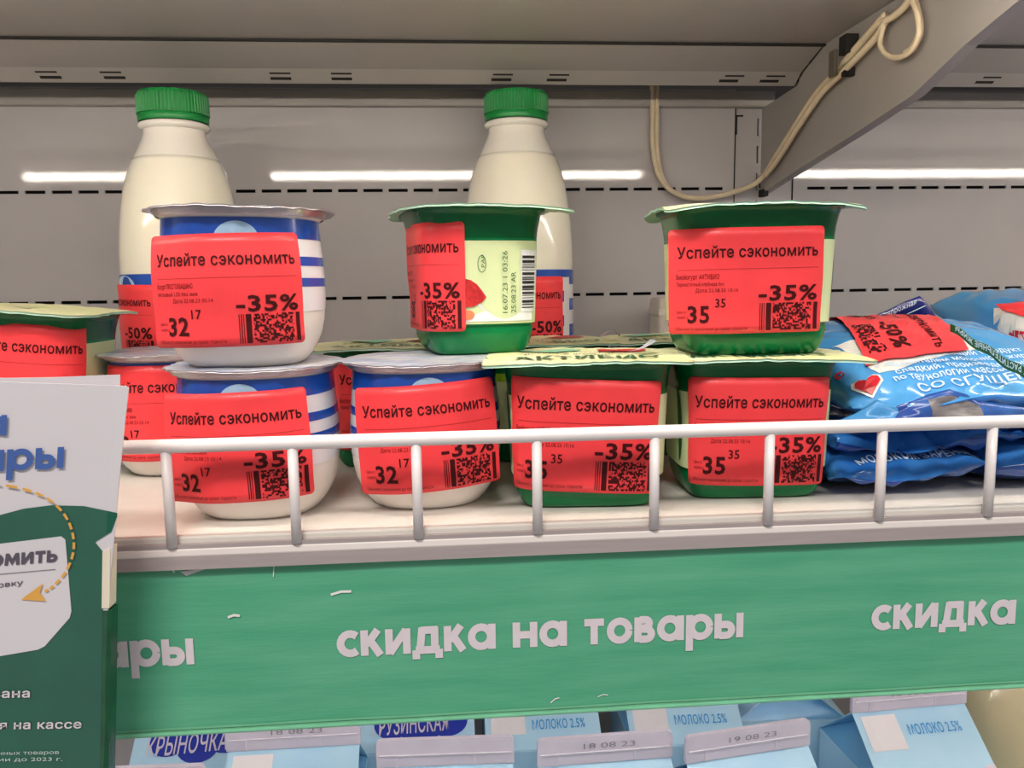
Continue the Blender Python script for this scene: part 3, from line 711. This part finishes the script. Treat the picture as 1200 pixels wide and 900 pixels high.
# ------------------------------------------------------------------ blue film packets
def packet(label, loc, rot, w, d, h, seed, film='pack', group='blue film packets of curd', seal=None, amp=1.0, ey=4, eyf=None):
    root = thing('curd_packet', label, 'packet', loc, 0, group, rot)
    rnd = random.Random(seed); ph = [rnd.uniform(0, 6.28) for _ in range(8)]
    def hz(x, y):
        u = min(1, abs(2*x/w)); v = min(1, abs(2*y/d))
        e = (max(0, 1-u**5))**.5*(max(0, 1-v**(eyf if eyf and y < 0 else ey)))**(.5 if not eyf or y > 0 else .62)
        wrk = .0011*sin(x*150+y*90+ph[0])*sin(y*130-x*40+ph[1])+.0006*sin(x*420+ph[2]+6*sin(y*80))+.0005*sin(y*380+ph[3]+5*sin(x*90))
        edge = max(u, v); wrk *= amp*(.35+1.6*edge**6)
        return e*h*.5+wrk*e**.3
    nu, nv = 64, 48; g = G(); mi = []
    for s in (1, -1):
        for j in range(nv+1):
            for i in range(nu+1):
                x = -w/2+w*i/nu; y = -d/2+d*j/nv
                z = hz(x, y) if s > 0 else -hz(x*1.01+.003, y)*.95
                # crimped front and rear hems wander a little
                yy = y+(.0018*sin(x*110+ph[4]) if j in (0, nv) else 0)*amp
                xx = x+(.0015*sin(y*120+ph[5]) if i in (0, nu) else 0)*amp
                z += .0035*sin(x*70+ph[6])*(abs(2*y/d))**8*amp*.6
                g.v.append(Vector((xx, yy, h*.5+z)))
    K = (nu+1)*(nv+1)
    for j in range(nv):
        for i in range(nu):
            a = j*(nu+1)+i; q = (a, a+1, a+nu+2, a+nu+1); g.f.append(q); g.f.append(tuple(K+t for t in reversed(q)))
    # close the hem
    for i in range(nu): g.f.append((i, K+i, K+i+1, i+1)); a = nv*(nu+1)+i; g.f.append((a, a+1, K+a+1, K+a))
    for j in range(nv): a = j*(nu+1); b = (j+1)*(nu+1); g.f.append((a, b, K+b, K+a)); g.f.append((a+nu, K+a+nu, K+b+nu, b+nu))
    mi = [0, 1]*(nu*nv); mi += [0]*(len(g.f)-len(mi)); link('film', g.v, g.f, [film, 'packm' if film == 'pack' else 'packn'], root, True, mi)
    def top(e=.0004):
        def f(x, y):
            x = max(-w/2, min(w/2, x)); y = max(-d/2, min(d/2, y))
            return Vector((x, y, h*.5+hz(x, y)+.0035*sin(x*70+ph[6])*(abs(2*y/d))**8*amp*.6+e))
        return f
    return root, top, hz
def grid_poly(fn_mat):  # fine quads inside a quadrilateral so that it follows the film
    pass
def quad_decal(root, name, m, c4, top, n=16, e=.0005):
    a, b, c, d = [Vector(p) for p in c4]; f = Flat().rect(0, 0, 1, 1, n, n)
    f.v = [tuple((a*(1-u)+b*u)*(1-v)+(d*(1-u)+c*u)*v) for u, v in f.v]
    return f.put(name, m, root, top(e))
RX = R(9)
# main packet lying on top
p1, top1, _ = packet('pale blue curd packet with tilted red price sticker and heart, topmost beside the green tubs', (.2290, .3860, .0350), (RX, R(-1), R(-1)), .116, .125, .034, 31, ey=2.8, eyf=1.9)
def inv(px, py, root, top):
    """photo pixel -> packet-local xy on the packet's upper surface"""
    bpy.context.view_layer.update(); Mw = root.matrix_world; o = Mw.inverted() @ CAM; dr = (Mw.inverted().to_3x3() @ ray(px, py)); zl = .02
    for _ in range(12):
        t = (zl-o.z)/dr.z; p = o+dr*t; zl = .5*zl+.5*top(0)(p.x, p.y).z
    return (p.x, p.y)
I = lambda x, y: inv(x, y, p1, top1)
q = [I(964,388), I(1063,384), I(1135,414), I(1014,433)]
pb = Flat(); ctr = [I(955,400), I(1060,408), I(1150,404), I(1120,385)]
quad_decal(p1, 'white_band', 'packw', [I(975,408), I(1030,438), I(1160,406), I(1120,392)], top1, 14, .0004)
o = quad_decal(p1, 'price_sticker', 'red', [q[3], q[2], q[1], q[0]], top1, 16, .0018)
A0 = Vector(q[0]); ax = Vector(q[3])-A0; ay = Vector(q[1])-A0; az = Vector(q[2])
def stk(u, v):  # u along reading direction (towards lower right), v from bottom edge (left) to top edge (right)
    P = A0*(1-u)*(1-v)+Vector(q[3])*u*(1-v)+Vector(q[1])*(1-u)*v+Vector(q[2])*u*v; return P
t = Flat().text('Успейте сэкономить', .04, .70, bold=.02, width=.92, height=.11); t.text('39', .18, .16, bold=.045, height=.17, cx=.75); t.text('35', .36, .28, bold=.02, height=.09, cx=.75); t.text('-50%', .55, .32, bold=.04, width=.38, height=.16)
t.put('lettering', 'ink', o, lambda u, v: top1(.0021)(*stk(u, v)))
t = Flat().text('Масса творожная', .06, .56, width=.45, height=.05).text('со сгущенкой', .06, .48, width=.36, height=.05); t.put('small_print', 'ink', o, lambda u, v: top1(.0021)(*stk(u, v))); rnd = random.Random(9); t = Flat()
for j in range(10):
    for i in range(22):
        if rnd.random() < .5: t.rect(.58+.36*i/22, .04+.2*j/10, .58+.36*(i+1)/22, .04+.2*(j+1)/10)
t.put('barcode', 'ink', o, lambda u, v: top1(.0021)(*stk(u, v)))
t = Flat()
def pline(body, a, b, hpx, root, I_, **k):
    A = Vector(I_(*a)); B = Vector(I_(*b)); U = Vector(I_(a[0], a[1]-hpx)); V, Fc = txt(body, **k); wmax = max(p[0] for p in V) if V else 1; n = len(t.v)
    
    for x, y in V: t.v.append(tuple(A+(B-A)*(x/wmax)+(U-A)*y))
    t.f.extend(tuple(i+n for i in q_) for q_ in Fc)
for body, x, wd_, y, hh_ in (('Молокосодержащий продукт', -.040, .072, -.0375, .0040), ('с заменителем молочного жира', -.040, .073, -.0428, .0034), ('сладкий, произведенный', -.033, .062, -.0475, .0034), ('по технологии массы творожной', -.036, .078, -.0525, .0038), ('СО СГУЩЕННЫМ', -.028, .070, -.0582, .0042)):
    t.text(body, x, y, rot=.03, bold=.015 if hh_ < .005 else .03, width=wd_, height=hh_)
t.put('lettering', 'packt', p1, top1(.0007))
hh = [(0,-1),(.55,-.35),(.95,.2),(.85,.7),(.5,.95),(.15,.8),(0,.5),(-.15,.8),(-.5,.95),(-.85,.7),(-.95,.2),(-.55,-.35)]
hc = Vector((-.0485, -.0535)); hu = Vector((.0058, 0)); hv = Vector((.0005, .0048))
Flat().poly([tuple(hc+hu*x*1.25+hv*y*1.2) for x, y in hh]).put('heart_outline', 'packw', p1, top1(.0009))
Flat().poly([tuple(hc+hu*x+hv*y) for x, y in hh]).put('heart', 'packr', p1, top1(.0012))
t = Flat(); t.text('с', -.0560, -.0400, bold=.04, height=.0050); t.put('lettering', 'packr', p1, top1(.0010))
# rear fin seal standing up, navy
bpy.context.view_layer.update(); P1I = p1.matrix_world.inverted()
tp = [(958,389),(985,383),(1012,374),(1040,363),(1062,352),(1078,346),(1084,352),(1096,368),(1112,390)]
m_ = len(tp); V = []
for k, (a, b) in enumerate(tp):
    for s_ in range(6):
        f_ = s_/5; P = atY(a, b+1+(404-b)*(1-f_), .4440+.004*(1-f_)+.0010*sin(k*1.3+s_*.8)); V.append(P1I @ P)
Fc = [(k*6+s_, (k+1)*6+s_, (k+1)*6+s_+1, k*6+s_+1) for k in range(m_-1) for s_ in range(5)]
o = link('rear_seal', V, Fc, 'packd', p1, True); sd = o.modifiers.new('t', 'SOLIDIFY'); sd.thickness = .0005; seal = o
f_ = Flat().stroke([(1018,383),(1050,374),(1085,358)], .9).stroke([(1030,386),(1040,377)], .6)
link('seal_line', [P1I @ atY(a, b, .4415) for a, b in f_.v], f_.f, 'packt', seal)
link('seal_mark', [P1I @ atY(a, b, .4415) for a, b in [(1066,384),(1088,368),(1082,386)]], [(0, 1, 2)], 'packw', seal)
V, Fc = txt('творожная', bold=.02, width=38, height=6)
link('lettering', [P1I @ atY(1036+a, 372-b-a*.42, .4412) for a, b in V], Fc, 'packt', seal)
# crumpled front seal hanging from the near edge, with a torn-looking grey print patch
tl = [(972,497),(1000,484),(1030,468),(1050,476),(1066,470),(1090,462),(1112,456),(1130,462),(1150,470),(1175,474),(1200,478),(1215,480)]
V = []; nt = 6
for k, (a, b) in enumerate(tl):
    for q_ in range(nt+1):
        f_ = q_/nt; V.append(P1I @ atY(a+3*sin(k*2.1+q_), b+(500-b-2)*f_, .3222-.0035*f_+.0016*sin(k*1.7+q_*1.1)))
Fc = [(k*(nt+1)+q_, k*(nt+1)+q_+1, (k+1)*(nt+1)+q_+1, (k+1)*(nt+1)+q_) for k in range(len(tl)-1) for q_ in range(nt)]
mi = [0 if k < 3 else (2 if 5 <= k <= 7 and 0 < q_ else 1) for k in range(len(tl)-1) for q_ in range(nt)]
o = link('front_seal', V, Fc, ['pack', 'packn', 'greyp'], p1, True, mi); o.modifiers.new('t', 'SOLIDIFY').thickness = .0005
# packets under it and to the right
p3, top3, _ = packet('bottom blue packet with pale capitals, lying under the heart packet', (.2000, .3850, .0003), (0, 0, R(2)), .072, .118, .0205, 33, 'packm', amp=1.5, eyf=2.4)
p2, top2, _ = packet('crumpled dark blue packet squeezed below the heart packet at guard bar height', (.2170, .3920, .0215), (R(5), 0, R(-3)), .092, .118, .0110, 34, 'packm', amp=1.7)
p4, top4, _ = packet('blue packet at the shelf bottom right, cut by the right edge', (.2890, .3820, .0003), (0, 0, R(-2)), .098, .118, .0230, 35, 'packm', amp=1.5)
p4b, top4b, _ = packet('crumpled blue packet second from the bottom at the right edge', (.3080, .3860, .0215), (R(2), 0, R(3)), .100, .118, .0180, 36, 'packm', amp=1.5)
p6, _, _ = packet('blue packet at the back right, bottom of its pile', (.3200, .4720+.03, .0003), (0, 0, 0), .11, .10, .026, 37, 'pack', amp=1.2)
p7, _, _ = packet('blue packet at the back right, upper of its pile', (.3200, .4720+.03, .0265), (0, 0, R(2)), .11, .10, .024, 38, 'pack', amp=1.2)
p5, top5, _ = packet('light blue packet with white panel and red lettering at the upper right edge', (.3520, .4150, .0490), (R(13), R(1), R(-2)), .118, .125, .0300, 39, 'pack', amp=.9)
I3 = lambda x, y: inv(x, y, p3, top3)
t = Flat().text('МОЛОКОМ ВАРЕНЫМ', -.024, -.0520, bold=.02, width=.056, height=.0048); t.put('lettering', 'packt', p3, top3(.0008))
I5 = lambda x, y: inv(x, y, p5, top5)
quad_decal(p5, 'white_panel', 'packw', [I5(1172,420), I5(1260,470), I5(1230,368), I5(1164,364)], top5, 16, .0014)
quad_decal(p5, 'price_sticker', 'red', [I5(1178,372), I5(1250,388), I5(1240,360), I5(1165,361)], top5, 12, .0024)
bpy.context.view_layer.update(); P5I = p5.matrix_world.inverted()
P5I = p1.matrix_world.inverted()
def band(u, v, e=0):   # side seal of the packet: u along from the back corner to the front, v across
    x = 1114+128*u; y = 384+80*u+(v-.5)*(9+5*u); return P5I @ (atY(x, y, .343-.046*u)+Vector((-.3, -.7, .5))*e)
f_ = Flat().rect(0, 0, 1, 1, 30, 3); sl_ = f_.put('side_seal', 'dgreen', p1, lambda u, v: band(u, v)+Vector((0, 0, .0006*sin(u*22))))
m_ = sl_.modifiers.new('t', 'SOLIDIFY'); m_.thickness = .0007; m_.offset = 0
f_ = Flat().text('СОДЕРЖИТ РАСТИТЕЛЬНЫЕ ЖИРЫ', 0, 0, bold=.02, width=.92, height=.62)
f_.put('lettering', 'packt', sl_, lambda u, v: band(.96-u, .20+v, .0008)+Vector((0, 0, .0006*sin((.96-u)*22))))
t = Flat(); pline('МОЖЕТ', (1166,384), (1200,402), 8, p5, I5, bold=.03, height=1); t.put('lettering', 'packr', p5, top5(.0020))

# ------------------------------------------------------------------ milk cartons on the lower shelf
LF = -.385
def carton(label, x, y, rz=0, code=True, name_='МОЛОКО 2.5%', vb=(.50,.93,.66), cv=0, cloud=None, spots=(), group='light blue milk cartons', date=None, code_side=0):
    root = thing('milk_carton', label, 'carton', (x, y, LF), rz, group); h = .036; E_, Rb, T = .195, .225, .240
    G().box(-h, h, -h, h, 0, E_).build('body', 'carton', root, bevel=.0012)
    def roof(u, v, e=.0004):   # u -1..1 across, v 0 eave .. 1 ridge
        n = Vector((0, -.03, .036)).normalized()
        return Vector((u*h, -h+v*h, E_+v*(Rb-E_)))+n*e
    for s in (-1, 1):
        o = link('roof_panel', [(-h, s*h, E_), (h, s*h, E_), (h, 0, Rb), (-h, 0, Rb)], [(0, 1, 2, 3) if s < 0 else (3, 2, 1, 0)], 'carton', root)
        md = o.modifiers.new('t', 'SOLIDIFY'); md.thickness = .0006; md.offset = -1
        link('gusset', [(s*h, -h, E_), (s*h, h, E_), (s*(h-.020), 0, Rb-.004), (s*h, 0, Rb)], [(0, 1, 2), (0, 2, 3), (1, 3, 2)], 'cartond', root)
    fr0 = .0028; ol = [(-h-.0006, Rb), (h+.0006, Rb)]+[(h+.0006-fr0+fr0*cos(R(a)), T-fr0+fr0*sin(R(a))) for a in (0, 30, 60, 90)]+[(-h-.0006+fr0-fr0*sin(R(a)), T-fr0+fr0*cos(R(a))) for a in (0, 30, 60, 90)]
    nf = len(ol); link('top_fin', [(a, -.0014, b) for a, b in ol]+[(a, .0014, b) for a, b in ol], [tuple(range(nf)), tuple(reversed(range(nf, 2*nf)))]+[(i+nf, i, (i+1) % nf, (i+1) % nf+nf)[::-1] for i in range(nf)], 'fin', root)
    G().box(-h+.001, h-.001, -.0022, .0022, Rb+.0062, Rb+.0068).box(-h+.010, -h+.0106, -.0022, .0022, Rb, Rb+.0062).box(h-.0206, h-.020, -.0022, .0022, Rb+.001, Rb+.0062).build('crease', 'finl', root)
    fp = root.children[0]
    pan = [c for c in root.children if c.name.startswith('roof_panel')][0]
    if date: Flat().text(date, -.012, Rb+.0085, width=.028, height=.0032).put('date_stamp', 'date', [c for c in root.children if c.name.startswith('top_fin')][0], lambda u, v: Vector((u, -.00175, v)))
    if code:
        Flat().poly([(-.90, vb[0]), (-.30, vb[0]), (-.30, vb[1]), (-.90, vb[1])]).put('white_label', 'white', pan, lambda u, v: roof(u, v))
    if name_:
        Flat().text(name_, 0, 0, bold=.012, width=.92, height=.125).put('lettering', 'ctxt', pan, lambda u, v: roof(-.18+u, vb[2]+v, .0006))
    if cloud:
        c = Flat()
        for a, b, r1, r2 in ((.05, .68, .86, .34), (-.42, .46, .32, .20), (.06, .36, .34, .20), (.52, .46, .36, .20), (-.3, .85, .5, .2), (.3, .85, .5, .2)): c.ellipse(a, b+cv, r1, r2, 24)
        V_ = [roof(max(-.98, min(.98, u)), max(.0, min(.98, v)), .0004) for u, v in c.v]
        V_ = [p+Vector((0, -3e-5, 3e-5))*(k//24) for k, p in enumerate(V_)]; link('cloud_print', V_, c.f, 'cloud', pan)
        f_ = Flat().text(cloud, 0, 0, bold=.01, width=1.0, height=.24); wv = 1.30
        f_.put('lettering', 'fin', pan, lambda u, v: roof(-.76+u*wv, .27+cv*.6+v*1.0+.03*u, .0012))
    for u, v, r in spots:
        e_ = Flat().ellipse(u, v, r, r*.9, 18); link('spot_print', [roof(max(-1, min(1, a)), max(0, min(1, b)), .0005) for a, b in e_.v], e_.f, 'fin', pan)
    return root
carton('milk carton at far right with white label on its sloping top', .2690, .4350, R(3), spots=((.95, .02, .25),), date='18 08 23')
carton('milk carton with stamped lilac fin, directly left of the far right carton', .1570, .3990, R(8), date='19 08 23', name_=None, code=False)
carton('milk carton with stamped lilac fin at front, under the word for goods on the strip', .0790, .4000, R(1.5), date='18 08 23', name_=None, code=False)
carton('milk carton with plain lilac fin at front centre, before the dark blue cloud carton', -.0060, .4060, R(-2.5), name_=None, code=False)
carton('milk carton with lilac fin right of the small dark blue cloud carton', -.0900, .4310, R(0), date='18 08 23', name_=None)
carton('milk carton at left front beside the poster, only its fin top visible', -.1640, .3960, R(-2), name_=None, code=False)
carton('milk carton with dark blue cloud print at left, beside the poster', -.1570, .4920, R(1), code=False, name_=None, cloud='КРЫНОЧКА')
carton('milk carton with dark blue cloud print at centre, behind the plain lilac fin', -.0245, .5050, R(0), code=False, name_=None, cloud='ГРУЗИНСКАЯ', cv=-.10)
carton('milk carton with blue lettering just left of the dark gap, behind the stamped fin', .0540, .4990, R(0), date=None, vb=(.20,.76,.25))
carton('milk carton with blue lettering right of the dark gap, second row', .1440, .4950, R(-1), date=None, vb=(.20,.76,.25))
carton('milk carton turned sideways behind the right cartons', .2200, .5150, R(86), code=False, name_=None, spots=((-.5, .6, .3), (.6, .3, .25)))
# cream jug at the far right
jg = thing('milk_jug', 'cream plastic milk jug at the far right behind the cartons', 'jug', (.3580, .4700, LF))
g = G(); n = 64; pr = [(0,.040),(.003,.047),(.010,.050),(.150,.051),(.185,.050),(.215,.044),(.235,.034),(.250,.022),(.256,.0190),(.268,.0190)]
for z, r in pr: g.v += [Vector((r*cos(2*pi*i/n), r*sin(2*pi*i/n), z)) for i in range(n)]
for j in range(len(pr)-1):
    for i in range(n): g.f.append((j*n+i, j*n+(i+1) % n, (j+1)*n+(i+1) % n, (j+1)*n+i))
g.f.append(tuple(reversed(range(n)))); g.build('body', 'cream', jg, True)
g = G(); g.tube([(0, 0, .262), (0, 0, .278)], .021, 32); g.build('cap', 'cap', jg, False)

# ------------------------------------------------------------------ poster in a clear pocket at left
PY = .2860
ps = thing('poster_board', 'white and green discount poster in a clear pocket hanging at the left', 'poster', (-.13, PY, 0))
def pp(x, y): p = atY(x, y, PY); return (p.x+.13, p.z)
def pf(e): return lambda u, v: Vector((u, -e+.0006*sin(v*55)+.0004*sin(u*80+v*30), v))
def ppoly(pts): return [pp(*p) for p in pts]
L0, L1 = (-210, 452), (-190, 960)
def dense(pts, n=6):
    out = []
    for a, b in zip(pts, pts[1:]+pts[:1]):
        for k in range(n): out.append((a[0]+(b[0]-a[0])*k/n, a[1]+(b[1]-a[1])*k/n))
    return out
def slab(name, m, pts, e, th, parent=ps):
    o = Flat().poly(ppoly(pts)).put(name, m, parent, lambda u, v: Vector((u, -e, v)))
    b = o.modifiers.new('t', 'SOLIDIFY'); b.thickness = th; b.offset = -1 if o.data.polygons[0].normal.y < 0 else 1
    return o
bd = slab('poster_sheet', 'sheet', [(-210,440),(0,447),(148,452),(152,454),(147,500),(141,560),(134,640),(128,706),(122,900),(120,960),(-190,960)], .0010, .0006)
slab('rear_sheet', 'sheet', [(-200,436),(0,444),(60,443),(137,440),(137,470),(-200,470)], -.0025, .0005)
gw = [(-200,640),(-60,615),(0,603),(30,595),(62,591),(100,592),(139,600),(139,604),(132,622),(113,634),(122,645),(122,720),(119,900),(118,960),(-190,960)]
slab('green_print', 'posterg', gw, .0013, .0002, bd)
slab('green_edge', 'posterd', [(122,714),(132,714),(129,900),(128,960),(118,960),(119,900)], .0012, .0060)
slab('cream_edge', 'fig', [(122,645),(131,641),(130,711),(121,711)], .0014, .0060)
slab('white_panel', 'sheet', [(-150,650),(0,636),(74,627),(79,631),(86,714),(84,722),(55,755),(47,759),(0,767),(-150,775)], .0016, .0002, bd)
fr = lambda e: (lambda u, v: Vector((u, -e, v)))
def ptext(body, a, b, hpx, m, nm, e=.0019, stroke=False, **k):
    A = Vector(pp(*a)); B = Vector(pp(*b)); U = Vector(pp(a[0]+hpx*.03, a[1]-hpx))-A
    if stroke:
        f0 = stroke_text(Flat(), body, 1, 0, 0, .27, height=1); V, Fc = f0.v, f0.f
    else: V, Fc = txt(body, height=1, **k)
    wm = max(p[0] for p in V); f1 = Flat(); f1.v = [(*(A+(B-A)*(p[0]/wm)+U*p[1]), *p[2:]) for p in V]; f1.f = Fc
    return f1.put(nm, m, bd, fr(e))
ptext('на', (-42,511), (11,509), 24, 'blue', 'lettering', stroke=True)
ptext('товары', (-108,556), (77,547), 25, 'blue', 'lettering', stroke=True)
ptext('сэкономить', (-84,668), (70,656), 14, 'qtxt', 'lettering', stroke=True)
ptext('на упаковку', (-48,692), (30,683), 6, 'qtxt', 'lettering', bold=.01)
ptext('указана', (-40,815), (38,814), 10, 'stript', 'lettering', bold=.018)
ptext('предоставляется на кассе', (-150,853), (98,850), 10, 'stript', 'lettering', bold=.018)
ptext('за исключением маркированных товаров', (-150,884), (72,880), 4.5, 'ptxt', 'lettering')
ptext('и услуг связи. Срок акции до 2023 г.', (-150,890), (76,888), 4.5, 'ptxt', 'lettering')
f1 = Flat().stroke([pp(-80,678), pp(68,665)], .0002); f1.put('rule', 'qtxt', bd, fr(.0019))
# dashed orange arc and arrow
pa = [Vector((a, b, 0)) for a, b in [(-10,564),(30,571),(58,582),(78,600),(88,622),(89,645),(80,668),(66,684),(54,692)]]
path = smooth_path(pa, 12); f1 = Flat(); acc = 0; seg = []
for i in range(0, len(path)-5, 6):
    f1.stroke([pp(path[j].x, path[j].y) for j in range(i, i+5)], .0009)
f1.put('dashed_arrow', 'orange', bd, fr(.0021))
Flat().poly(ppoly([(28,700),(54,681),(50,692),(57,702)])).put('arrow_head', 'orange', bd, fr(.0021))
# clear pocket in front
pk = Flat().rect(-.17, -.08, .033, .066, 30, 20)
x1 = pp(137, 455)[0]
pk = Flat().rect(-.06, pp(0, 955)[1], 1, pp(0, 449)[1], 26, 26)
vt = pp(0, 449)[1]; vb = pp(0, 955)[1]; xt = pp(137, 455)[0]; xb = pp(121, 900)[0]
pk.v = [(-.075+((xb+(xt-xb)*(v-vb)/(vt-vb))+.075)*((u+.06)/1.06), v) for u, v in pk.v]
o = pk.put('clear_pocket', 'clear', ps, lambda u, v: Vector((u, -.0040-.0009*sin(u*70+v*45)-.0006*sin(v*120+u*30), v)))
for p in o.data.polygons: p.use_smooth = True
